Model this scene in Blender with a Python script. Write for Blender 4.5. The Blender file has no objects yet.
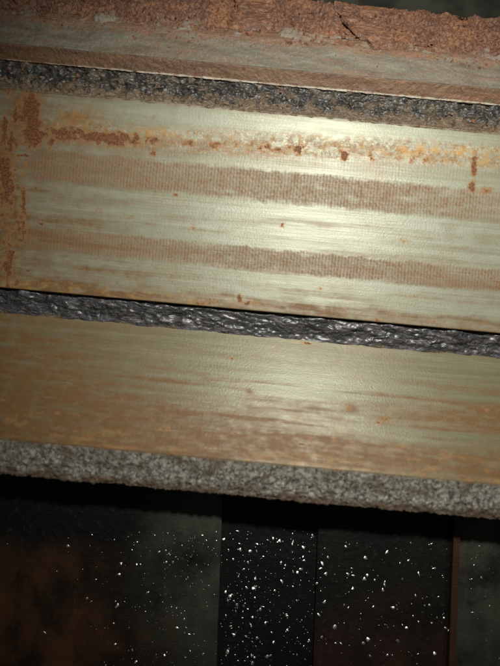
import bpy, math, random
import numpy as np
from mathutils import Vector, Matrix

# ------------------------------------------------------------------ scene, camera, light
sc = bpy.context.scene
col = sc.collection
MM = 0.0006                     # one unit of the working drawings, in metres
F = 640.0                       # focal length in the same drawing units (photo is 500 x 666 of them)
D0 = F * MM                     # camera distance to the inner corner of the guideway
PITCH = math.radians(50)
ROLL = math.radians(5.25)
cph, sph = math.cos(PITCH), math.sin(PITCH)
FW = np.array([0, cph, -sph]); UPV = np.array([0, sph, cph]); RT = np.array([1.0, 0, 0])
CAM = -FW * D0                  # the scene origin lies D0 in front of the lens

cam_d = bpy.data.cameras.new('camera'); cam = bpy.data.objects.new('camera', cam_d); col.objects.link(cam)
sc.camera = cam
cam_d.sensor_fit = 'VERTICAL'; cam_d.sensor_height = 24.0
cam_d.lens = 24.0 * F / 666.0
cam_d.clip_start = 0.01; cam_d.clip_end = 50
M3 = Matrix((RT, UPV, -FW)).transposed()
M3 = M3 @ Matrix.Rotation(ROLL, 3, 'Z')
cam.matrix_world = Matrix.Translation(Vector(CAM)) @ M3.to_4x4()
cam_d.dof.use_dof = True; cam_d.dof.focus_distance = D0; cam_d.dof.aperture_fstop = 1.9

w = bpy.data.worlds.new('World'); sc.world = w; w.use_nodes = True
w.node_tree.nodes['Background'].inputs[0].default_value = (0.95, 0.93, 0.80, 1)
w.node_tree.nodes['Background'].inputs[1].default_value = 0.05

def lamp(name, loc, target, energy, size, cone, blend, color):
    l = bpy.data.lights.new(name, 'SPOT'); l.energy = energy; l.shadow_soft_size = size
    l.spot_size = math.radians(cone); l.spot_blend = blend; l.color = color
    o = bpy.data.objects.new(name, l); col.objects.link(o); o.location = loc
    o.rotation_euler = (Vector(target) - Vector(loc)).to_track_quat('-Z', 'Y').to_euler()
    return o
lamp('torch_lamp', (0.062, -0.088, 0.385), (0.055, 0.035, 0.045), 9.3, 0.016, 86, 1.0, (1.0, 0.975, 0.93))

vs = sc.view_settings
vs.view_transform = 'Standard'; vs.look = 'None'; vs.exposure = 0; vs.gamma = 1; vs.use_curve_mapping = False

# ------------------------------------------------------------------ drawing helpers
cr, sr = math.cos(ROLL), math.sin(ROLL)
def drop(v):                    # drawing height v (at the middle of the picture) -> slope of the sight line
    return (v - 333.0) * cr / F
def ray2(v):                    # sight line in the (y, z) section plane
    d = FW - UPV * drop(v)
    return np.array([d[1], d[2]])
C2 = np.array([CAM[1], CAM[2]])
def meet(v, p, ang):            # where the sight line v meets the section line through p at angle ang
    r = ray2(v); a = math.radians(ang); q = np.array([math.cos(a), math.sin(a)])
    A = np.array([[r[0], -q[0]], [r[1], -q[1]]])
    t = np.linalg.solve(A, p - C2)
    return C2 + r * t[0]
def flat(P):                    # surface points (N,3) -> drawing coordinates of marks on the worn faces
    d = P - CAM
    wz = d @ FW; a = d @ RT / wz * F; p = -(d @ UPV) / wz * F
    return 250 + a * cr - p * sr, 333 + a * sr + p * cr
def flat_v(P):
    x, y = flat(P); return x, y - 0.092 * (x - 250)

# numpy gradient noise
_rng = np.random.RandomState(7)
_perm = _rng.permutation(1024); _perm = np.concatenate([_perm, _perm, _perm])
_g = _rng.normal(size=(1024, 3)); _g /= np.linalg.norm(_g, axis=1)[:, None]
def pn(x, y, z=0.0):
    x, y, z = np.broadcast_arrays(np.asarray(x, float), np.asarray(y, float), np.asarray(z, float))
    xi = np.floor(x).astype(int); yi = np.floor(y).astype(int); zi = np.floor(z).astype(int)
    fx, fy, fz = x - xi, y - yi, z - zi
    ux, uy, uz = [t * t * t * (t * (t * 6 - 15) + 10) for t in (fx, fy, fz)]
    out = 0
    for i in (0, 1):
        for j in (0, 1):
            for k in (0, 1):
                h = _perm[_perm[_perm[(xi + i) % 1024] + (yi + j) % 1024] + (zi + k) % 1024]
                g = _g[h % 1024]
                d = g[..., 0] * (fx - i) + g[..., 1] * (fy - j) + g[..., 2] * (fz - k)
                out = out + d * (ux if i else 1 - ux) * (uy if j else 1 - uy) * (uz if k else 1 - uz)
    return out * 1.5
def fbm(x, y, z=0.0, n=4, gain=0.5):
    s = 0; a = 1.0; f = 1.0
    for i in range(n):
        s = s + a * pn(np.asarray(x) * f + 17.3 * i, np.asarray(y) * f + 5.1 * i, z + 3.7 * i); a *= gain; f *= 2.03
    return s
def ridge(x, y, z=0.0, n=4, gain=0.55):
    s = 0; a = 1.0; f = 1.0
    for i in range(n):
        s = s + a * (1 - 2.2 * np.abs(pn(np.asarray(x) * f + 9.3 * i, np.asarray(y) * f + 2.1 * i, z + 1.7 * i))); a *= gain; f *= 2.07
    return s
def sm(e0, e1, x):
    t = np.clip((x - e0) / (e1 - e0), 0, 1); return t * t * (3 - 2 * t)
def blob(x, y, cx, cy, rx, ry):
    return np.exp(-(((x - cx) / rx) ** 2 + ((y - cy) / ry) ** 2))

def xs_line(step=0.8, half=300, far=620, grow=1.03):
    r = list(np.arange(0, half, step)); s = step
    while r[-1] < far: s = min(s * grow, 5); r.append(r[-1] + s)
    r = np.array(r); return np.concatenate([-r[:0:-1], r]) * MM

def tag(o, label=None, cat=None, group=None, kind=None):
    for k, v in (('label', label), ('category', cat), ('group', group), ('kind', kind)):
        if v: o[k] = v
    return o
def link(name, me, mat, parent=None):
    o = bpy.data.objects.new(name, me); col.objects.link(o)
    if mat: me.materials.append(mat)
    if parent: o.parent = parent
    return o

def section(pts):
    """pts: list of (point, step, weight): the face FROM that point to the next one is cut in steps of that size."""
    Q, W = [], []
    n = len(pts)
    for i in range(n):
        p, st, wt = pts[i]; q = pts[(i + 1) % n][0]; wq = pts[(i + 1) % n][2]
        L = np.linalg.norm(q - p); k = max(1, int(round(L / (st * MM)))) if st else 1
        for j in range(k):
            t = j / k; Q.append(p * (1 - t) + q * t); W.append(wt * (1 - t) + wq * t)
    return np.array(Q), np.array(W)

def sweep(name, pts, xs, mat, parent=None, disp=None, attrs=None, smooth=True, xjit=None):
    """a solid bar: a closed section carried along x, its worked faces displaced along their normals"""
    Q, W = section(pts); n = len(Q); m = len(xs)
    T = np.roll(Q, -1, 0) - np.roll(Q, 1, 0); T /= np.linalg.norm(T, axis=1)[:, None] + 1e-12
    N = np.stack([T[:, 1], -T[:, 0]], 1)
    area = 0.5 * np.sum(Q[:, 0] * np.roll(Q[:, 1], -1) - np.roll(Q[:, 0], -1) * Q[:, 1])
    if area < 0: N = -N
    s = np.concatenate([[0], np.cumsum(np.linalg.norm(np.diff(Q, axis=0), axis=1))])
    P = np.zeros((m, n, 3)); P[:, :, 0] = xs[:, None]; P[:, :, 1] = Q[None, :, 0]; P[:, :, 2] = Q[None, :, 1]
    U = np.broadcast_to(xs[:, None] / MM, (m, n)); S = np.broadcast_to(s[None] / MM, (m, n))
    fx, fv = flat_v(P.reshape(-1, 3)); fx = fx.reshape(m, n); fv = fv.reshape(m, n)
    if disp is not None:
        h = disp(U, S, fx, fv) * W[None, :] * MM
        P[:, :, 1] += h * N[None, :, 0]; P[:, :, 2] += h * N[None, :, 1]
    if xjit is not None: P[:, :, 0] += xjit(U, S, fx, fv)
    idx = np.arange(m * n).reshape(m, n)
    a = idx[:-1]; b = idx[1:]
    if area > 0: F4 = np.stack([a, b, np.roll(b, -1, 1), np.roll(a, -1, 1)], -1).reshape(-1, 4)[:, ::-1]
    else: F4 = np.stack([a, b, np.roll(b, -1, 1), np.roll(a, -1, 1)], -1).reshape(-1, 4)
    me = bpy.data.meshes.new(name)
    me.from_pydata(P.reshape(-1, 3).tolist(), [], F4.tolist() + [idx[0].tolist(), idx[-1][::-1].tolist()])
    if smooth: me.polygons.foreach_set('use_smooth', [True] * len(F4) + [False, False])
    uv = np.stack([U, S], -1).reshape(-1, 2)
    la = me.attributes.new('surf', 'FLOAT_VECTOR', 'POINT')
    la.data.foreach_set('vector', np.concatenate([uv, np.zeros((len(uv), 1))], 1).ravel().astype(np.float32))
    if attrs:
        for k, fn in attrs.items():
            v = np.clip(fn(U, S, fx, fv), 0, 1)
            at = me.attributes.new(k, 'FLOAT', 'POINT'); at.data.foreach_set('value', np.broadcast_to(v, (m, n)).ravel().astype(np.float32))
    me.update()
    return link(name, me, mat, parent)

# ------------------------------------------------------------------ node helpers
class NT:
    def __init__(s, name):
        s.m = bpy.data.materials.new(name); s.m.use_nodes = True; s.t = s.m.node_tree
        s.p = s.t.nodes['Principled BSDF']
    def n(s, t, **k):
        nd = s.t.nodes.new(t)
        for a, b in k.items(): setattr(nd, a, b)
        return nd
    def l(s, a, b): s.t.links.new(a, b)
    def put(s, sock, v):
        if hasattr(v, 'links') or isinstance(v, bpy.types.NodeSocket): s.l(v, sock)
        else: sock.default_value = v
    def attr(s, name, vec=False):
        a = s.n('ShaderNodeAttribute', attribute_name=name); return a.outputs['Vector'] if vec else a.outputs['Fac']
    def scale(s, vec, v):
        m = s.n('ShaderNodeVectorMath', operation='MULTIPLY'); s.l(vec, m.inputs[0]); m.inputs[1].default_value = v; return m.outputs[0]
    def noise(s, vec, sc, det=4, rough=0.55, dist=0.0):
        m = s.n('ShaderNodeTexNoise'); s.l(vec, m.inputs['Vector']); m.inputs['Scale'].default_value = sc
        m.inputs['Detail'].default_value = det; m.inputs['Roughness'].default_value = rough; m.inputs['Distortion'].default_value = dist
        return m.outputs['Fac']
    def voro(s, vec, sc, out='Distance', feature='F1'):
        m = s.n('ShaderNodeTexVoronoi', feature=feature); s.l(vec, m.inputs['Vector']); m.inputs['Scale'].default_value = sc
        return m.outputs[out]
    def ramp(s, v, lo, hi, a=0.0, b=1.0):
        m = s.n('ShaderNodeMapRange', interpolation_type='SMOOTHSTEP'); s.put(m.inputs[0], v)
        m.inputs[1].default_value = lo; m.inputs[2].default_value = hi; m.inputs[3].default_value = a; m.inputs[4].default_value = b
        return m.outputs[0]
    def math(s, op, a, b=0.0):
        m = s.n('ShaderNodeMath', operation=op); s.put(m.inputs[0], a); s.put(m.inputs[1], b); return m.outputs[0]
    def mix(s, f, a, b, mode='MIX'):
        m = s.n('ShaderNodeMix', data_type='RGBA', blend_type=mode); s.put(m.inputs[0], f)
        for i, v in ((6, a), (7, b)):
            if isinstance(v, tuple): m.inputs[i].default_value = (*v, 1)
            else: s.l(v, m.inputs[i])
        return m.outputs[2]
    def bump(s, h, strength, dist, prev=None):
        m = s.n('ShaderNodeBump'); m.inputs['Strength'].default_value = strength; m.inputs['Distance'].default_value = dist * MM
        s.l(h, m.inputs['Height'])
        if prev: s.l(prev, m.inputs['Normal'])
        return m.outputs[0]
    def out(s, color=None, rough=None, metal=None, normal=None, spec=None, coat=None):
        for k, v in (('Base Color', color), ('Roughness', rough), ('Metallic', metal), ('Normal', normal), ('Specular IOR Level', spec), ('Coat Weight', coat)):
            if v is None: continue
            if isinstance(v, tuple): s.p.inputs[k].default_value = (*v, 1)
            else: s.put(s.p.inputs[k], v)
        return s.m

def machined(name, base, base2, rough, streak):
    """ground steel with a scraped grain along x, rust where the masks say"""
    t = NT(name); v = t.attr('surf', True)
    long1 = t.noise(t.scale(v, (0.005, 0.16, 1)), 1.0, 5, 0.6)
    long2 = t.noise(t.scale(v, (0.02, 0.9, 1)), 1.0, 4, 0.6)
    cloud = t.noise(t.scale(v, (0.5, 1, 1)), 0.025, 6, 0.65)
    fine = t.noise(v, 0.45, 4, 0.65); mid = t.noise(v, 0.11, 6, 0.75)
    c = t.mix(t.ramp(long1, 0.35, 0.65), base, base2)
    c = t.mix(t.ramp(long2, 0.3, 0.7, 0.0, streak), c, (0.25, 0.25, 0.165))
    c = t.mix(t.ramp(cloud, 0.48, 0.72, 0.0, 0.45), c, (0.27, 0.22, 0.13))
    c = t.mix(t.ramp(mid, 0.54, 0.70, 0.0, 0.55), c, (0.25, 0.19, 0.105))
    c = t.mix(t.ramp(t.noise(v, 0.33, 5, 0.8), 0.56, 0.70, 0.0, 0.5), c, (0.20, 0.17, 0.10))
    hatch = t.n('ShaderNodeTexWave', wave_type='BANDS', bands_direction='Y'); t.l(v, hatch.inputs['Vector']); hatch.inputs['Scale'].default_value = 0.11; hatch.inputs['Distortion'].default_value = 2.5; hatch.inputs['Detail'].default_value = 3; hatch.inputs['Detail Scale'].default_value = 0.7
    c = t.mix(t.math('MULTIPLY', t.ramp(hatch.outputs['Fac'], 0.5, 0.95, 0, 0.30), t.ramp(cloud, .4, .6)), c, (0.19, 0.19, 0.125))
    c = t.mix(t.ramp(mid, 0.40, 0.28, 0.0, 0.35), c, (0.20, 0.21, 0.15))
    # thin stain (translucent brown film)
    st = t.attr('stain')
    sn = t.math('MULTIPLY', st, t.ramp(t.math('ADD', t.math('MULTIPLY', t.noise(t.scale(v, (0.04, 0.16, 1)), 1.0, 6, 0.65), 0.6), t.math('MULTIPLY', mid, 0.4)), 0.30, 0.62, 0.45, 1.15))
    c = t.mix(sn, c, t.mix(mid, (0.175, 0.090, 0.028), (0.100, 0.056, 0.020)))
    # printed contact bands: fine ribs
    bd = t.attr('band')
    rib = t.n('ShaderNodeTexWave', wave_type='BANDS', bands_direction='X'); t.l(v, rib.inputs['Vector'])
    rib.inputs['Scale'].default_value = 0.100; rib.inputs['Distortion'].default_value = 1.6; rib.inputs['Detail'].default_value = 3; rib.inputs['Detail Scale'].default_value = 0.6
    cross = t.n('ShaderNodeTexWave', wave_type='BANDS', bands_direction='DIAGONAL'); t.l(v, cross.inputs['Vector'])
    cross.inputs['Scale'].default_value = 0.11; cross.inputs['Distortion'].default_value = 1.5; cross.inputs['Detail'].default_value = 2
    rb = t.math('MULTIPLY', t.ramp(rib.outputs['Fac'], 0.15, 0.85, 0.74, 1.0), t.ramp(cross.outputs['Fac'], 0.1, 0.9, 0.90, 1.0))
    bm = t.math('MULTIPLY', bd, t.math('MULTIPLY', rb, t.math('MULTIPLY', t.ramp(fine, 0.3, 0.7, 0.75, 1.15), t.ramp(mid, 0.3, 0.6, 1.15, 0.72))))
    mo = t.math('MULTIPLY', t.attr('mottle'), t.ramp(t.noise(v, 0.15, 7, 0.8), 0.42, 0.62))
    cream = t.math('MULTIPLY', t.attr('mottle'), t.ramp(t.noise(v, 0.21, 5, 0.75), 0.50, 0.66, 0, .55)); c = t.mix(cream, c, (0.50, 0.48, 0.37))
    c = t.mix(mo, c, t.mix(t.ramp(t.noise(v, 0.25, 4, .7), .35, .65), (0.12, 0.056, 0.020), (0.30, 0.18, 0.065)))
    c = t.mix(bm, c, t.mix(mid, (0.190, 0.096, 0.036), (0.110, 0.056, 0.024)))
    # ochre bloom
    ye = t.math('MULTIPLY', t.attr('ochre'), t.ramp(t.noise(v, 0.15, 6, .75), 0.38, 0.60, 0.1, 1.0))
    c = t.mix(ye, c, t.mix(fine, (0.31, 0.16, 0.04), (0.42, 0.27, 0.085)))
    # heavy rust spots with an orange halo round a dark scab
    rs = t.math('ADD', t.attr('rust'), t.math('MULTIPLY', t.math('SUBTRACT', t.noise(v, 0.15, 7, 0.80), 0.5), 2.2))
    halo = t.ramp(rs, 0.15, 0.50, 0, 0.85); ru = t.ramp(rs, 0.48, 0.72)
    c = t.mix(t.math('MULTIPLY', halo, t.ramp(t.attr('rust'), 0.05, 0.3)), c, (0.25, 0.13, 0.045))
    c = t.mix(ru, c, t.mix(t.ramp(t.noise(v, 0.5, 3), .35, .65), (0.075, 0.028, 0.012), (0.19, 0.075, 0.025)))
    scr = t.ramp(t.noise(t.scale(v, (0.010, 1.4, 1)), 1.0, 2, 0.5), 0.70, 0.76, 0, 0.30)
    c = t.mix(scr, c, (0.52, 0.54, 0.46))
    pit = t.ramp(t.noise(v, 0.7, 2, 0.5), 0.70, 0.76, 0, 0.6); c = t.mix(pit, c, (0.09, 0.07, 0.04))
    dirt = t.math('MAXIMUM', t.math('MAXIMUM', t.math('MAXIMUM', bm, t.math('MULTIPLY', mo, .6)), ru), t.math('MULTIPLY', sn, 0.6))
    r = t.math('ADD', t.ramp(dirt, 0, 1, rough, 0.75), t.ramp(long2, 0.3, 0.7, -0.04, 0.05))
    grain = t.noise(t.scale(v, (0.03, 1.3, 1)), 1.0, 3, 0.6)
    n = t.bump(grain, 0.13, 1.0)
    n = t.bump(t.math('MULTIPLY', rb, bd), 0.18, 1.0, n)
    n = t.bump(t.math('ADD', t.math('ADD', ru, t.math('MULTIPLY', mo, .15)), t.math('MULTIPLY', fine, 0.4)), 0.4, 1.3, n)
    t.p.inputs['Anisotropic'].default_value = 0.6; t.p.inputs['Anisotropic Rotation'].default_value = 0.25
    tv = t.n('ShaderNodeCombineXYZ'); tv.inputs[0].default_value = 1.0; t.l(tv.outputs[0], t.p.inputs['Tangent'])
    return t.out(c, r, t.ramp(dirt, 0, 1, 0.22, 0.0), n)

def grease(name, dark, light, glint, wet=1.0):
    t = NT(name); v = t.attr('surf', True)
    a = t.noise(t.scale(v, (0.5, 1, 1)), 0.15, 6, 0.65, 1.2); b = t.noise(t.scale(v, (0.55, 1, 1)), 0.45, 3, 0.6, 0.8); big = t.noise(v, 0.035, 3)
    c = t.mix(t.math('MULTIPLY', t.ramp(a, 0.45, 0.70), t.ramp(big, .35, .6)), dark, light)  # lighter patches put the silvery wet sheen into the colour
    c = t.mix(t.ramp(t.noise(v, 0.6, 3, 0.6), 0.66, 0.74, 0, 0.6), c, glint)          # pale flecks painted in as wet highlights
    c = t.mix(t.attr('fringe'), c, t.mix(b, (0.06, 0.04, 0.02), (0.20, 0.13, 0.06)))
    n = t.bump(a, 0.9, 4.0); n = t.bump(b, 0.9, 2.0, n); n = t.bump(t.noise(v, 0.9, 3, .7), 0.5, 0.9, n)
    t.p.inputs['Coat Roughness'].default_value = 0.34
    return t.out(c, t.ramp(b, 0.3, 0.7, 0.30 + 0.12 * (1 - wet), 0.46 + 0.2 * (1 - wet)), t.ramp(t.attr('fringe'), 0, 1, 0.25, 0), n, 1.0, t.ramp(t.attr('fringe'), 0, 1, wet ** 2, 0.05))

def cast_grit(name):
    t = NT(name); v = t.attr('surf', True)
    q = t.scale(v, (1.0, 0.6, 1))
    a = t.noise(q, 0.22, 7, 0.8, 0.8); b = t.noise(q, 0.50, 5, 0.75, 1.0); big = t.noise(v, 0.04, 6, .7)
    c = t.mix(t.ramp(a, 0.42, 0.58), (0.13, 0.115, 0.080), (0.62, 0.60, 0.49))
    c = t.mix(t.ramp(b, 0.53, 0.59, 0, 0.95), c, (0.85, 0.85, 0.76))
    c = t.mix(t.ramp(t.noise(v, 0.30, 5, .8), 0.47, 0.40, 0, 0.9), c, (0.045, 0.038, 0.026))
    c = t.mix(t.ramp(big, 0.48, 0.62, 0, 0.75), c, t.mix(a, (0.08, 0.050, 0.025), (0.28, 0.20, 0.12)))
    c = t.mix(t.attr('lip'), c, t.mix(a, (0.07, 0.04, 0.022), (0.30, 0.20, 0.12)))
    n = t.bump(a, 1.0, 4.5); n = t.bump(b, 0.8, 1.8, n)
    return t.out(c, t.ramp(b, 0.40, 0.62, 0.55, 0.28), t.ramp(b, .50, .6, 0, 0.6), n)

def rust_crust(name):
    t = NT(name); v = t.attr('surf', True)
    a = t.noise(v, 0.05, 6, 0.7); b = t.noise(v, 0.3, 5, 0.75); f = t.noise(v, 0.8, 3, 0.6)
    c = t.mix(t.ramp(a, 0.32, 0.68), (0.110, 0.046, 0.024), (0.190, 0.088, 0.046))
    c = t.mix(t.math('MULTIPLY', t.attr('ochre'), 0.7), c, (0.32, 0.135, 0.045))
    c = t.mix(t.ramp(b, 0.45, 0.70, 0, 0.75), c, (0.33, 0.20, 0.13))
    c = t.mix(t.ramp(b, 0.50, 0.36, 0, 0.85), c, (0.065, 0.030, 0.020))
    c = t.mix(t.ramp(t.noise(v, 0.09, 5, .7), .56, .68, 0, .7), c, (0.09, 0.050, 0.035))
    c = t.mix(t.ramp(f, 0.62, 0.70, 0, 0.8), c, (0.50, 0.36, 0.26)); c = t.mix(t.ramp(f, 0.42, 0.34, 0, 0.85), c, (0.05, 0.022, 0.014))
    c = t.mix(t.attr('grey'), c, t.mix(b, (0.20, 0.19, 0.15), (0.30, 0.26, 0.19)))
    n = t.bump(b, 0.8, 1.8); n = t.bump(f, 0.8, 1.2, n)
    return t.out(c, 0.68, 0.0, n, 0.4)

def painted(name, c1, c2, c3, rough, hl):
    t = NT(name); v = t.attr('surf', True)
    a = t.noise(t.scale(v, (0.02, 0.12, 1)), 1.0, 6, 0.65); b = t.noise(v, 0.3, 5, 0.7); g = t.noise(v, 0.07, 5, 0.7)
    c = t.mix(t.ramp(a, 0.35, 0.65), c1, c2)
    c = t.mix(t.ramp(t.noise(t.scale(v, (0.3, 1, 1)), 0.06, 6, 0.75, 0.5), 0.42, 0.72, 0, 0.75), c, c3)
    c = t.mix(t.attr('rust'), c, t.mix(b, (0.10, 0.04, 0.02), (0.30, 0.15, 0.08)))
    c = t.mix(t.ramp(b, 0.62, 0.75, 0, 0.7), c, hl)
    c = t.mix(t.ramp(b, 0.38, 0.28, 0, 0.6), c, (0.07, 0.05, 0.035))
    fn = t.noise(v, 0.45, 4, 0.8)
    c = t.mix(t.ramp(fn, 0.56, 0.70, 0, 0.55), c, hl); c = t.mix(t.ramp(fn, 0.44, 0.32, 0, 0.6), c, (0.06, 0.04, 0.025))
    n = t.bump(b, 0.6, 1.6); n = t.bump(g, 0.5, 3.0, n)
    return t.out(c, rough, 0.0, n, 0.5)

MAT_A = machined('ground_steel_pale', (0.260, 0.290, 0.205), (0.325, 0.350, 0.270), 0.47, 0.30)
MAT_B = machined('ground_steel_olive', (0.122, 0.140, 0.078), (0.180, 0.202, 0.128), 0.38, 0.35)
MAT_G = grease('black_grease', (0.018, 0.016, 0.016), (0.16, 0.15, 0.155), (0.6, 0.58, 0.58), 0.85)
MAT_G2 = grease('olive_grease', (0.020, 0.017, 0.011), (0.12, 0.10, 0.065), (0.40, 0.37, 0.30), 0.62)
MAT_GRIT = cast_grit('raw_cast_iron')
MAT_CRUST = rust_crust('rust_crust')
MAT_LEDGE = painted('worn_ledge_iron', (0.105, 0.094, 0.064), (0.165, 0.152, 0.108), (0.115, 0.060, 0.030), 0.55, (0.40, 0.36, 0.28))
MAT_CHAM = painted('brown_varnish_iron', (0.090, 0.045, 0.017), (0.135, 0.072, 0.028), (0.06, 0.028, 0.012), 0.42, (0.26, 0.16, 0.08))

# ------------------------------------------------------------------ the section of the guideway (y, z)
def P(y, z): return np.array([y, z])
Z0 = C2 + ray2(335) * D0                       # inner corner where the lower face starts
E_top = meet(462, Z0, 13)                       # front edge of the lower face
E_low = meet(497, E_top, 56)                   # foot of the raw cast edge
A_bot = meet(310, Z0, 62)
A_top = meet(110, A_bot, 41)
G_top = meet(82, A_top, 38)
C_top = meet(66, G_top, 66)
L_top = meet(37, C_top, 30)
R_far = meet(-1, L_top, 9)
def off(p, dy, dz): return p + np.array([dy, dz]) * MM

guide = bpy.data.objects.new('machine_guideway', None); col.objects.link(guide)
tag(guide, 'stepped steel and cast iron machine guideway with two broad ground faces and a rusty rim', 'guideway')
XS = xs_line(0.8); XC = xs_line(1.6)

# lower face -------------------------------------------------------
def st_b(U, S, x, v):
    s = 0.38 + 0.50 * sm(230, 0, x) + 0.62 * sm(385, 455, v + 10 * fbm(U / 90, v / 30, 3)) * (1 - 0.45 * sm(452, 458, v) * sm(150, 300, x))
    s += 0.45 * sm(0.02, 0.5, fbm(U / 160, v / 9.0, 1, 4)) * sm(345, 375, v)
    s += 0.4 * blob(x, v, 450, 396, 75, 12) + 0.25 * blob(x, v, 30, 420, 110, 24) + .2 * blob(x, v, 200, 445, 120, 14)
    s -= 0.40 * blob(x, v, 420, 421, 110, 9) + 0.25 * blob(x, v, 300, 380, 90, 16) + 0.15 * blob(x, v, 60, 350, 120, 12)
    for cx, cy, r in ((350, 399, 7), (385, 407, 6), (250, 392, 4), (120, 412, 5)): s += 0.5 * blob(x, v, cx, cy, r, r * 0.7)
    return s
def ru_b(U, S, x, v):
    r = 0.38 * sm(0.0, 0.6, fbm(U / 20, v / 7, 5)) * sm(395, 450, v) + 0.2 * sm(.3, .7, fbm(U / 9, v / 5, 15, 3))
    for cx, cy, rr in ((350, 399, 4), (385, 407, 4.5), (334, 432, 3.5), (378, 411, 3), (487, 388, 3), (25, 442, 2.5), (232, 360, 2.5), (310, 338, 6), (300, 338, 9)):
        r += 0.5 * blob(x, v, cx, cy, rr, rr * 0.8 if cy > 345 else 1.6)
    return r
back = off(Z0, 16, 1.0)
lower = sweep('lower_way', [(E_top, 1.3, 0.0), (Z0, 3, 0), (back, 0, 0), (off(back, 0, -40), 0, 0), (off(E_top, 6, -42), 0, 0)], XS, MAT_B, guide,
      attrs={'stain': st_b, 'rust': ru_b, 'band': lambda U, S, x, v: 0 * U,
             'ochre': lambda U, S, x, v: 0.35 * sm(449, 455, v) * sm(0, .5, fbm(U / 40, v / 6, 8)) + 0.3 * sm(.1, .6, fbm(U / 50, v / 8, 2)) * sm(425, 450, v)})
lower['label'] = 'lower ground face stained brown by oil'

# raw cast front edge
def grit(U, S, x, v):
    h = 1.3 * fbm(U / 5.5, S / 5.5, 1, 4, 0.75) + 1.6 * fbm(U / 45, S / 30, 9, 3) + 1.2 * np.minimum(0, fbm(U / 14, S / 12, 19, 3))
    return h
E1 = off(E_top, -0.6, -0.5); E2 = off(E_low, 0, 0)
edge = sweep('cast_edge', [(off(E_top, 5, -0.6), 1.2, 0.0), (E1, 0.85, 0.35), (E2, 0.9, 1.0), (off(E2, 4, -3.5), 1.5, 0.7), (off(E2, 22, -5), 0, 0)], XS, MAT_GRIT, guide,
      disp=grit, attrs={'lip': lambda U, S, x, v: 0.9 * sm(486, 495, v + 6 * fbm(U / 20, v / 10, 0)) + 0.5 * sm(464.5, 462, v)})
edge['label'] = 'raw speckled cast front edge'
# underside web going back into the dark
sweep('under_web', [(off(E_low, 26, -5.5), 0, 0), (off(E_low, 150, -4), 0, 0), (off(E_low, 150, -160), 0, 0), (off(E_low, 120, -160), 0, 0), (off(E_low, 112, -30), 0, 0)], XC[::40], NT('black_iron').out((0.02, 0.018, 0.015), 0.7), guide, smooth=False,
      attrs={})

# upper face -------------------------------------------------------
def vr(x): return np.interp(x, [0, 150, 300, 500], [151, 149, 142, 136])
def ru_a(U, S, x, v):
    d = v - vr(x)
    nz = fbm(U / 9, v / 7, 2, 3)
    r = 0.75 * np.exp(-((d + 2 * nz) / 6.5) ** 2) * sm(-0.5, 0.3, nz) * sm(195, 130, x) * sm(15, 28, x)
    r += 0.36 * np.exp(-((d - 2) / 10) ** 2) * sm(-0.4, 0.5, nz) * sm(190, 230, x)
    y = v + 0.092 * (x - 250)
    for cx, cy, rx, ry, k in ((32, 112, 7, 16, .75), (34, 138, 5, 8, .8), (28, 105, 11, 8, .35), (24, 208, 2.6, 17, .75), (7, 178, 5, 22, .6), (10, 262, 4, 16, .62), (3, 130, 5, 12, .5), (20, 236, 2.5, 9, .5),
                              (66, 133, 10, 4, .6), (102, 137, 10, 4, .7), (115, 143, 7, 4, .6), (51, 143, 3, 4, .6), (153, 154, 3.2, 3.2, .75), (474, 170, 3, 9, .85), (471, 187, 3.5, 4, .8), (486, 190, 10, 4, .5),
                              (240, 299, 3, 5, .6), (253, 303, 8, 3, .45), (205, 303, 8, 3, .5), (175, 195, 3, 2, .5), (99, 211, 4, 3, .45), (131, 216, 3.4, 3, .38), (193, 228, 3, 4, .36),
                              (282, 226, 3, 3, .38), (320, 288, 4, 2, .4), (415, 296, 6, 1.5, .5), (404, 241, 7, 3, .42), (345, 156, 5, 4, .6), (300, 148, 6, 4, .5), (270, 150, 14, 4, .4), (370, 158, 6, 5, .4), (425, 160, 9, 3, .4), (215, 146, 9, 4, .5), (190, 143, 6, 4, .6),
                              (9, 299, 20, 3, .4), (62, 178, 3, 2, .5), (18, 118, 5, 4, .55)):
        r += k * blob(x, y, cx, cy, rx * 1.15, ry * 1.15)
    r += 0.42 * sm(0.25, 0.8, fbm(U / 8, v / 6, 11, 3)) * sm(150, 175, v) * (0.4 + sm(120, 20, x) + .5 * sm(285, 305, v))
    r += 0.55 * sm(-0.1, 0.6, fbm(U / 7, v / 22, 61, 3)) * sm(48, 8, x)
    r += 0.42 * blob(x, y, 76, 119, 20, 8) + 0.32 * blob(x, y, 95, 140, 75, 8) + 0.35 * blob(x, y, 33, 120, 9, 26) + 0.35 * blob(x, y, 8, 190, 9, 60)
    return r
def st_a(U, S, x, v):
    d = v - vr(x); y = v + 0.092 * (x - 250)
    n = fbm(U / 30, v / 12, 4)
    s = 0.40 * np.exp(-((d - 3) / 15) ** 2) * sm(-0.5, 0.4, n)
    s += 0.45 * sm(292, 306, v + 5 * n) + 0.35 * sm(0.0, 0.6, fbm(U / 140, v / 8, 6)) * sm(200, 215, v)
    s += 0.7 * blob(x, y, 28, 108, 14, 22) + 0.45 * blob(x, y, 75, 117, 22, 10) + 0.5 * blob(x, y, 6, 200, 14, 80)
    s += 0.20 + 0.35 * sm(200, 10, x) + 0.15 * sm(205, 300, v)
    s += 0.35 * blob(x, y, 470, 235, 60, 14) * sm(-.4, .3, n)
    s -= 0.12 * sm(120, 320, x)
    s += 0.4 * sm(116, 110.5, v + 2 * n)
    return s
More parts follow.
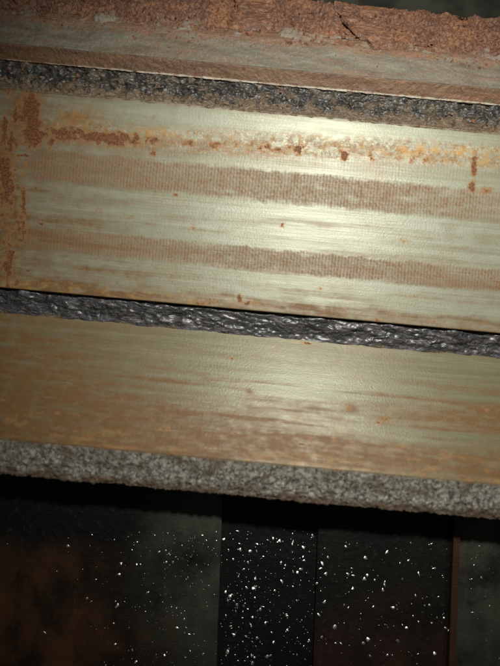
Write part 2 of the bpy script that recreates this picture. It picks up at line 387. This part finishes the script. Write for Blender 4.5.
def oc_a(U, S, x, v):
    d = v - vr(x); n = fbm(U / 14, v / 8, 14); y = v + 0.092 * (x - 250)
    o = 0.75 * blob(x, y, 78, 117, 20, 9) * sm(-.4, .2, n) + 0.55 * np.exp(-((d + 2) / 11) ** 2) * sm(-.1, .6, n)
    o += 0.7 * np.exp(-((d + 1) / 8) ** 2) * sm(-.4, .3, n) * sm(355, 420, x)
    o += 0.55 * blob(x, y, 150, 133, 30, 6) + 0.45 * sm(296, 306, v) * sm(-.2, .5, n) * sm(300, 180, x) + 0.6 * blob(x, y, 14, 284, 20, 5)
    o += 0.35 * blob(x, y, 12, 230, 14, 60) * sm(-.2, .4, n)
    return o
def band_a(U, S, x, v):
    e = 1.5 * fbm(U / 7, v / 7, 21, 4, 0.75); n = fbm(U / 35, v / 9, 22, 4)
    b1 = sm(166, 172, v + e) * sm(204, 195, v + e) * (1.15 + 0.6 * n - 0.22 * sm(0.0, 0.8, fbm(U / 12, v / 8, 81, 4, 0.7))) * sm(18, 34, x + 8 * n) * (1 - .15 * sm(300, 500, x))
    b2 = sm(245, 249, v + e) * sm(272, 266, v + e) * (1.05 + 0.6 * n - 0.22 * sm(0.0, 0.8, fbm(U / 12, v / 8, 83, 4, 0.7))) * sm(8, 30, x)
    faint = 0.22 * sm(199, 205, v) * sm(247, 240, v) * sm(.0, .6, fbm(U / 50, v / 20, 33)) + .3 * sm(140, 150, v) * sm(170, 160, v)
    return b1 + b2 + faint
def mo_a(U, S, x, v):
    d = v - vr(x); n = fbm(U / 40, v / 12, 51)
    return 0.95 * np.exp(-((d + 1) / 13) ** 4) * sm(-1.0, -.2, n) * (0.75 + 0.25 * sm(170, 210, x)) + .5 * blob(x, v, 85, 133, 30, 12) + .5 * blob(x, v, 30, 128, 14, 18) + .4 * blob(x, v, 450, 128, 60, 5) + 0.3 * sm(290, 306, v) * sm(0, .5, n)
lip = off(A_bot, 2.0, -3.0)
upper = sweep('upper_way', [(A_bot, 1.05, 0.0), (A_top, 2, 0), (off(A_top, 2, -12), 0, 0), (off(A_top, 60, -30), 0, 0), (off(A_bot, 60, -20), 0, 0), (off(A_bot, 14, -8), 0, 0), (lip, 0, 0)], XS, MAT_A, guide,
      attrs={'stain': st_a, 'rust': ru_a, 'ochre': oc_a, 'band': band_a, 'mottle': mo_a})
upper['label'] = 'upper pale ground face with two ribbed rust bands'

# ledge and chamfer above the groove --------------------------------
def wav(U, S, x, v): return 0.9 * fbm(U / 30, S / 16, 3, 3) + 0.35 * fbm(U / 5, S / 5, 6, 3)
cham = sweep('chamfer', [(G_top, 1.0, 0.8), (off(C_top, 0, 0), 1.5, 0.2), (off(C_top, 9, 2), 0, 0), (off(C_top, 14, -30), 0, 0), (off(G_top, 10, -20), 0, 0)], XS, MAT_CHAM, guide, disp=wav,
      attrs={'rust': lambda U, S, x, v: 0.8 * sm(0.05, 0.6, fbm(U / 18, v / 5, 7)) * sm(330, 440, x + 40 * fbm(U / 30, 0, 1)) + 0.5 * sm(.2, .7, fbm(U / 14, v / 6, 9))})
cham['label'] = 'brown oily chamfer'
ledge = sweep('ledge', [(off(C_top, -0.4, 0.5), 1.0, 0.8), (L_top, 2.0, 0.8), (off(L_top, 12, 1), 0, 0), (off(L_top, 14, -20), 0, 0), (off(C_top, 3, -4), 0, 0)], XS, MAT_LEDGE, guide, disp=wav,
      attrs={'rust': lambda U, S, x, v: 0.45 * sm(0.0, 0.9, fbm(U / 34, v / 6, 17, 5, .65)) + 0.6 * sm(46, 37, v + 6 * fbm(U / 20, 0, 5))})
ledge['label'] = 'grey green ledge under the rust crust'
# worn arris at the groove mouth, painted pale for the light it catches
ar = sweep('arris', [(off(G_top, -1.5, -0.2), 0.6, 1), (off(G_top, -0.3, 1.3), 0.6, 0.8), (off(G_top, 2, 1.0), 0, 0), (off(G_top, 2, -2), 0, 0)], XS,
      painted('bare_arris_glint', (0.24, 0.21, 0.15), (0.42, 0.39, 0.31), (0.18, 0.11, 0.06), 0.45, (0.6, 0.58, 0.5)), guide,
      disp=lambda U, S, x, v: 0.8 * fbm(U / 9, S / 8, 3, 4, .7) - 0.3 * sm(0.2, 0.8, fbm(U / 14, 0, 44, 5, .7)) - 0.5 * sm(160, 60, x) - 0.25,
      attrs={'rust': lambda U, S, x, v: 0.8 * sm(0.1, 0.7, fbm(U / 14, 0, 44, 5, .7)) + .6 * sm(150, 60, x)})  # brown breaks in the painted highlight, most at the left
ar['label'] = 'thin worn arris with its highlight painted on'
body = sweep('bed_casting', [(off(A_top, 6, -14), 0, 0), (off(G_top, 16, -24), 0, 0), (off(L_top, 14, -24), 0, 0), (off(R_far, 0, -12), 0, 0), (off(R_far, 0, -150), 0, 0), (off(A_bot, 62, -150), 0, 0), (off(A_bot, 62, -34), 0, 0)], XC[::40],
      NT('rusty_casting').out((0.10, 0.05, 0.03), 0.8), guide, smooth=False)

# rust crust: three plates parted by two cracks ----------------------
def crack_line(k, v):            # x of a crack at depth v across the rim
    if k == 0: return 237 - 9 * sm(0, 30, v) + 5 * pn(v / 6.0, 3.3) + 2 * pn(v / 2.3, 8)
    return np.interp(v, [-20, -2, 14, 24, 36], [331, 334, 344, 356, 372]) + 3.5 * pn(v / 4.0, 7.7) + 1.5 * pn(v / 1.7, 2)
def crust_disp(U, S, x, v):
    h = 1.8 * fbm(U / 40, S / 26, 5, 3) + 1.3 * fbm(U / 6, S / 6, 8, 4, 0.75)
    h = h + 1.8 * sm(-.05, .15, fbm(U / 22, S / 13, 41, 5, 0.65)) - 0.8
    h = 1.25 * h - 2.0 * sm(.15, .5, fbm(U / 13, S / 9, 71, 4, .6))
    h = h * (0.25 + 0.75 * sm(38, 31, v)) - 0.3 * sm(33, 37, v)
    for cx, cy, ang, L in ((384, 22, 1.0, 9), (392, 26, 1.1, 11), (430, 30, .2, 8), (150, 18, .9, 8), (70, 12, .5, 10), (100, 26, .2, 12), (290, 20, 1.2, 7)):
        y = v + 0.092 * (x - 250)
        a = (x - cx) * math.cos(ang) + (y - cy) * math.sin(ang); b = -(x - cx) * math.sin(ang) + (y - cy) * math.cos(ang)
        h = h - 3.2 * np.exp(-(a / L) ** 4 - ((b + 1.5 * pn(U / 5, S / 5, 4)) / 1.3) ** 2)
    for k in (0, 1):
        h = h - 2.5 * np.exp(-(((x - crack_line(k, v)) / 2.0) ** 2)) * (sm(37, 30, v) if k else 1.4 * sm(36, 26, v))
    return h
r0 = off(L_top, -1.0, -0.2)
def crust_plate(xa, xb, ka, kb):
    m = max(8, int((xb - xa) / 0.9)); t = np.linspace(0, 1, m)
    xs = (xa + (xb - xa) * t) * MM
    def xj(U, S, x, v):
        o = np.zeros_like(x)
        tt = t[:, None]
        sc_ = 1.0
        if ka is not None: o = o + (1 - sm(0, 14 / (xb - xa), tt)) * (crack_line(ka, v) + 0.9 - x)
        if kb is not None: o = o + sm(1 - 14 / (xb - xa), 1, tt) * (crack_line(kb, v) - 0.9 - x)
        return o * MM
    o = sweep('rust_plate', [(r0, 1.0, 1.0), (off(R_far, 2, 3), 1.2, 1.0), (off(R_far, 3, -14), 0, 0), (off(L_top, 4, -5), 2, 0.2)], xs, MAT_CRUST, guide, disp=crust_disp, xjit=xj,
        attrs={'ochre': lambda U, S, x, v: 0.8 * blob(x, v, 222, 16, 14, 22) + 0.35 * blob(x, v, 340, 28, 14, 12) + 0.8 * sm(.0, .7, fbm(U / 34, v / 18, 3, 5, .65)),
               'grey': lambda U, S, x, v: 0.85 * sm(25, 36, v + 12 * fbm(U / 22, v / 12, 31, 3)) * sm(-.4, .3, fbm(U / 40, 0, 3))})
    return o
cA, cB = -13.0, 98.0
dA = 1.0
pl = crust_plate(-620, -22, None, 0); crust_plate(-22, 95, 0, 1); crust_plate(95, 620, 1, None)

# ------------------------------------------------------------------ grease beads
def gdisp(U, S, x, v):
    q = fbm(U / 22, S / 18, 31, 3)
    return (1.0 * ridge(U / 22 + q, S / 9 + U / 60, 2, 3, 0.6) - 0.9 + 2.6 * fbm(U / 24, S / 11, 3, 3, 0.5) + 0.7 * fbm(U / 9, S / 4, 6, 2) + 1.5 * fbm(U / 60, S / 30, 16, 2))
g1 = sweep('grease_bead', [(off(Z0, -1.2, -0.8), 0.8, 0.25), (off(Z0, 5.5, 7.0), 0.8, 1.0), (off(A_bot, 0.5, -5.6), 0.8, 0.9), (off(A_bot, 10, -4.5), 2, 0.3), (off(A_bot, 12, -20), 0, 0), (off(Z0, 1, -3), 0, 0)], XS, MAT_G, None,
      disp=gdisp, attrs={'fringe': lambda U, S, x, v: 0.8 * sm(331, 335, v + 2 * fbm(U / 12, 0, 2)) * sm(0, .4, fbm(U / 30, 1, 8))})
tag(g1, 'black wet wrinkled grease packed between the pale upper face and the brown lower face', 'grease')
def gdisp2(U, S, x, v):
    return (2.2 * ridge(U / 20, S / 10, 12, 4, 0.6) - 2.0 + 1.8 * fbm(U / 26, S / 14, 3, 3) + 1.1 * fbm(U / 5, S / 4, 16, 3))
g2 = sweep('grease_bead', [(off(A_top, -1.0, -0.6), 0.8, 0.35), (off(A_top, 4, -0.5), 0.8, 1.0), (off((A_top + G_top) / 2, 2, -3.5), 0.8, 1.0), (off(G_top, 0.5, -2.0), 0.8, 0.7), (off(G_top, 9, -3), 0, 0), (off(G_top, 12, -22), 0, 0), (off(A_top, 2.5, -12), 0, 0)], XS, MAT_G2, None,
      disp=gdisp2, attrs={'fringe': lambda U, S, x, v: 0.9 * sm(98, 108, v + 6 * fbm(U / 16, 0, 2)) + 0.6 * sm(.0, .5, fbm(U / 18, S / 9, 5, 4))})
tag(g2, 'crusty dark olive grease filling the groove below the rusty rim', 'grease')

# ------------------------------------------------------------------ the dark pit below, facing the lens
DP = 0.385                                       # distance of the tray plane from the lens
TR = 3.2
TILT = Matrix.Rotation(math.radians(TR), 3, Vector(-FW))
def tray(a, p, h=0.0):                          # tray-plane coordinates (right, down, height towards the opening) in drawing units
    q = RT * a - UPV * p
    q = np.array(TILT @ Vector(q)) * MM * (DP / D0)
    return CAM + FW * (DP - h * MM) + q
def pa(x, y):                                   # drawing position -> tray coordinates
    dx, dy = x - 250, y - 333
    v = np.array([dx * cr + dy * sr, -dx * sr + dy * cr])
    c, s = math.cos(math.radians(TR)), math.sin(math.radians(TR))
    return v[0] * c - v[1] * s, v[0] * s + v[1] * c

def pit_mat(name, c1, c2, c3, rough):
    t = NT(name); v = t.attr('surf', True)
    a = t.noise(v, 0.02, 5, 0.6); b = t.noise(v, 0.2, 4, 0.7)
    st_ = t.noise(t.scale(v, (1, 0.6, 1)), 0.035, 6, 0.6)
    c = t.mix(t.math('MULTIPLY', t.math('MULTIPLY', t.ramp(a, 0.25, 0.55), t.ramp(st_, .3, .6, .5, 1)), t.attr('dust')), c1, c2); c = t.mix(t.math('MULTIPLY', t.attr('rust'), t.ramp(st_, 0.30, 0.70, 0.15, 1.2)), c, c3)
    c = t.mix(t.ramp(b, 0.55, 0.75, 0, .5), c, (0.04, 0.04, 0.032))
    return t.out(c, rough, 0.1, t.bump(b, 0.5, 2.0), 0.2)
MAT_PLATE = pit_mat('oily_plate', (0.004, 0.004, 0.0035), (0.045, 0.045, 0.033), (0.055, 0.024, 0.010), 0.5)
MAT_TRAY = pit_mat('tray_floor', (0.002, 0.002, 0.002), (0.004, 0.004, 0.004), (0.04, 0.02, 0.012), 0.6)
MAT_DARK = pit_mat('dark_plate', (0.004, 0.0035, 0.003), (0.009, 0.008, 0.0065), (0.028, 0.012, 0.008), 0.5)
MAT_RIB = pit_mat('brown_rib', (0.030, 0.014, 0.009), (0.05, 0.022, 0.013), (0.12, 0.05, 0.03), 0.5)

def slab(name, a0, a1, p0, p1, h0, h1, mat, rust=None, dust=None, step=4.0, amp=0.6):
    na = max(2, int((a1 - a0) / step)); np_ = max(2, int((p1 - p0) / step))
    A, Pp = np.meshgrid(np.linspace(a0, a1, na), np.linspace(p0, p1, np_), indexing='ij')
    H = h1 + amp * fbm(A / 40, Pp / 40, h1, 3)
    e = np.minimum(np.minimum(A - a0, a1 - A), np.minimum(Pp - p0, p1 - Pp)); H = H - 1.2 * (e < 0.1)
    top = [tray(x, y, h).tolist() for x, y, h in zip(A.ravel(), Pp.ravel(), H.ravel())]
    ring = [(i, 0) for i in range(na)] + [(na - 1, j) for j in range(1, np_)] + [(i, np_ - 1) for i in range(na - 2, -1, -1)] + [(0, j) for j in range(np_ - 2, 0, -1)]
    idx = np.arange(na * np_).reshape(na, np_)
    bot = [tray(A[i, j], Pp[i, j], h0).tolist() for i, j in ring]
    F = np.stack([idx[:-1, :-1], idx[:-1, 1:], idx[1:, 1:], idx[1:, :-1]], -1).reshape(-1, 4).tolist()
    n0 = na * np_; R = len(ring)
    for k in range(R):
        i, j = ring[k]; i2, j2 = ring[(k + 1) % R]
        F.append([int(idx[i, j]), int(idx[i2, j2]), n0 + (k + 1) % R, n0 + k])
    F.append([n0 + k for k in range(R)])
    me = bpy.data.meshes.new(name); me.from_pydata(top + bot, [], F)
    V = np.array([[a, p, h1] for a, p in zip(A.ravel(), Pp.ravel())] + [[A[i, j], Pp[i, j], h0] for i, j in ring], dtype=np.float32)
    me.attributes.new('surf', 'FLOAT_VECTOR', 'POINT').data.foreach_set('vector', V.ravel())
    r = np.zeros(len(V)) if rust is None else np.clip(rust(V[:, 0], V[:, 1]), 0, 1)
    me.attributes.new('rust', 'FLOAT', 'POINT').data.foreach_set('value', r.astype(np.float32))
    du = np.ones(len(V)) if dust is None else np.clip(dust(V[:, 0], V[:, 1]), 0, 1)
    me.attributes.new('dust', 'FLOAT', 'POINT').data.foreach_set('value', du.astype(np.float32))
    me.update()
    o = link(name, me, mat); return o
x220 = pa(219, 600)[0]; x315 = pa(315, 600)[0]; x455 = pa(454, 600)[0]
def rust_pl(a, p): return 1.0 * sm(262, 340, p + 30 * fbm(a / 60, p / 60, 3)) * (0.15 + 0.85 * sm(-.3, .6, fbm(a / 30, p / 50, 7))) * sm(x220 - 5, x220 - 60, a) + 0.8 * sm(-90, -190, a) * sm(200, 240, p)
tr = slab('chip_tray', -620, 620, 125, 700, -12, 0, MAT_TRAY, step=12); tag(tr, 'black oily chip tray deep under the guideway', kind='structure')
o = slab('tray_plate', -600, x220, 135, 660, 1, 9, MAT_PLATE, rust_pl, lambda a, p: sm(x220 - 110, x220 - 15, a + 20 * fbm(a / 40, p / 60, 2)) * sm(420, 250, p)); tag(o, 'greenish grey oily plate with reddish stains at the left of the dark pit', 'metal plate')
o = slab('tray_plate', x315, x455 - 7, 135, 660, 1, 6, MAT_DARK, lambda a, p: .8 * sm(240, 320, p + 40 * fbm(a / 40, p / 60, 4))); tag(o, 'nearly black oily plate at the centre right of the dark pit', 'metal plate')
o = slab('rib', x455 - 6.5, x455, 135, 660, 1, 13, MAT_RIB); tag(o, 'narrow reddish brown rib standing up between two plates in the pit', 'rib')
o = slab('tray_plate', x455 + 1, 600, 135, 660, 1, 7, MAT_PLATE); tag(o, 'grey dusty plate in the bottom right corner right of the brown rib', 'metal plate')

# wet glinting chips and oil drops scattered over the pit: far too many to count
def chips():
    rnd = random.Random(5)
    V, Fc = [], []
    def drop_at(x, y, h, r):
        a, p = pa(x, y); c = tray(a, p, h); base = len(V)
        # a squashed curl: rings of a low dome, a little lopsided
        nrm = -FW + RT * rnd.gauss(0.09, 0.17) + UPV * rnd.gauss(0.22, 0.17); nrm /= np.linalg.norm(nrm)
        u = np.cross(nrm, UPV); u /= np.linalg.norm(u); v = np.cross(nrm, u)
        rot = rnd.uniform(0, 3.14); el = rnd.uniform(0.4, 1.0)
        e1 = u * math.cos(rot) + v * math.sin(rot); e2 = (-u * math.sin(rot) + v * math.cos(rot)) * el; wob = [rnd.uniform(0.5, 1.4) for _ in range(7)]
        for q, (rr, hh) in enumerate(((1, 0), (0.8, 0.10), (0.4, 0.16))):
            for k in range(7):
                t = k / 7 * 2 * math.pi; V.append((c + ((e1 * math.cos(t) + e2 * math.sin(t)) * rr * wob[k] + nrm * (hh + .1)) * r * MM).tolist())
        V.append((c + nrm * 0.28 * r * MM).tolist())
        for q in range(2):
            for k in range(7):
                k2 = (k + 1) % 7; Fc.append([base + q * 7 + k, base + q * 7 + k2, base + q * 7 + 7 + k2, base + q * 7 + 7 + k])
        for k in range(7): Fc.append([base + 14 + k, base + 14 + (k + 1) % 7, base + 21])
    big = [(71, 543), (123, 561), (121, 571), (142, 561), (98, 576), (48, 628), (119, 602), (239, 543), (250, 551), (233, 559), (248, 562), (255, 578), (228, 600), (236, 611), (246, 636), (229, 648),
           (268, 540), (281, 562), (284, 568), (297, 572), (301, 569), (303, 547), (303, 556), (293, 586), (316, 581), (324, 599), (352, 573), (366, 573), (365, 556), (352, 586), (347, 605), (383, 580), (414, 593), (430, 620), (401, 622), (442, 615), (446, 628), (423, 603),
           (372, 604), (255, 586), (275, 590), (262, 606), (251, 624), (238, 660), (270, 655), (436, 594), (391, 652), (433, 650), (272, 632), (287, 615), (252, 655), (138, 561), (190, 630), (137, 657), (320, 566), (335, 640), (362, 640)]
    for x, y in big: drop_at(x, y, 9.5 if x < 219 else (6.8 if 315 < x < 454 else 1.5), rnd.uniform(1.1, 2.2))
    for i in range(1050):
        z = rnd.random()
        if z < 0.38: x, y, h, m = rnd.uniform(221, 314), rnd.uniform(530, 720), 0.6, 1.0
        elif z < 0.55: x, y, h, m = rnd.uniform(316, 446), rnd.uniform(540, 720), 6.5, 1.0
        elif z < 0.86: x, y, h, m = 219 - abs(rnd.gauss(0, 65)), rnd.uniform(528, 720), 9.4, .7
        else: x, y, h, m = rnd.uniform(457, 560), rnd.uniform(540, 720), 7.4, .7
        drop_at(x, y, h, m * (0.4 + 2.0 * rnd.random() ** 5))
    me = bpy.data.meshes.new('metal_chips'); me.from_pydata(V, [], Fc); me.polygons.foreach_set('use_smooth', [True] * len(Fc))
    t = NT('bright_chips'); o = link('metal_chips', me, t.out((0.60, 0.61, 0.58), 0.40, 1.0))
    tag(o, 'glinting metal chips and oil drops strewn over the plates of the pit', kind='stuff')
chips()

# ------------------------------------------------------------------ dark machine body behind the rim
def backdrop():
    xs = XC[::12]; q = R_far
    t = NT('dark_green_machine'); v = t.attr('surf', True); a = t.noise(v, 0.02, 5)
    m = t.out(t.mix(t.ramp(a, .4, .6), (0.035, 0.038, 0.028), (0.09, 0.09, 0.065)), 0.6, 0.1)
    o = sweep('background', [(off(q, 40, -160), 12, 0), (off(q, 150, -150), 12, 0), (off(q, 160, 160), 0, 0), (off(q, 190, 160), 0, 0), (off(q, 190, -190), 0, 0), (off(q, 40, -190), 0, 0)], xs, m, None, smooth=False)
    tag(o, 'dark machine body behind the rusty rim', kind='structure')
backdrop()

# crumbs fallen off the crust, lying on the ledge and the chamfer
def crumbs():
    rnd = random.Random(11); V, Fc = [], []
    for i in range(2100):
        q = rnd.random() if i < 900 else 2.0; base = len(V); X = rnd.uniform(-420, 420)
        if q < 0.75: c2 = L_top + (C_top - L_top) * min(1, abs(rnd.gauss(0, 0.22)))
        elif q < 0.9: c2 = C_top + (G_top - C_top) * rnd.random()
        elif q == 2.0: c2 = L_top + (R_far - L_top) * rnd.uniform(0.02, 1.0) + np.array([0, 0.0003])
        else: c2 = A_top + (G_top - A_top) * rnd.uniform(0.0, 0.9) + np.array([0.0012, 0.0])
        r_ = rnd.uniform(0.5, 1.0) + 1.3 * rnd.random() ** 5 + (3.0 * rnd.random() ** 7 + .1 if q == 2.0 else 0)
        c = np.array([X, 0, 0]) * MM + np.array([0, c2[0], c2[1]])
        for k in range(6):
            for z in (0, 1):
                a = k / 6 * 6.283; rr = rnd.uniform(0.6, 1.2) * (1 - 0.4 * z)
                V.append((c + np.array([math.cos(a) * rr * 1.2, math.sin(a) * rr * 0.8, (math.sin(a) * rr * 0.4 + z * rnd.uniform(0.4, 0.9) - 0.1)]) * r_ * MM).tolist())
        for k in range(6):
            k2 = (k + 1) % 6; Fc.append([base + 2 * k, base + 2 * k2, base + 2 * k2 + 1, base + 2 * k + 1])
        Fc.append([base + 2 * k + 1 for k in range(6)]); Fc.append([base + 2 * k for k in range(5, -1, -1)])
    me = bpy.data.meshes.new('rust_crumbs'); me.from_pydata(V, [], Fc)
    t = NT('crumb_rust'); g = t.n('ShaderNodeTexCoord').outputs['Object']; nz = t.noise(g, 260, 5, .8)
    o = link('rust_crumbs', me, t.out(t.mix(t.ramp(nz, .35, .65), (0.075, 0.030, 0.016), (0.22, 0.11, 0.055)), 0.8))
    tag(o, 'small rust crumbs loose on the crust and fallen on the ledge below it', kind='stuff')
crumbs()
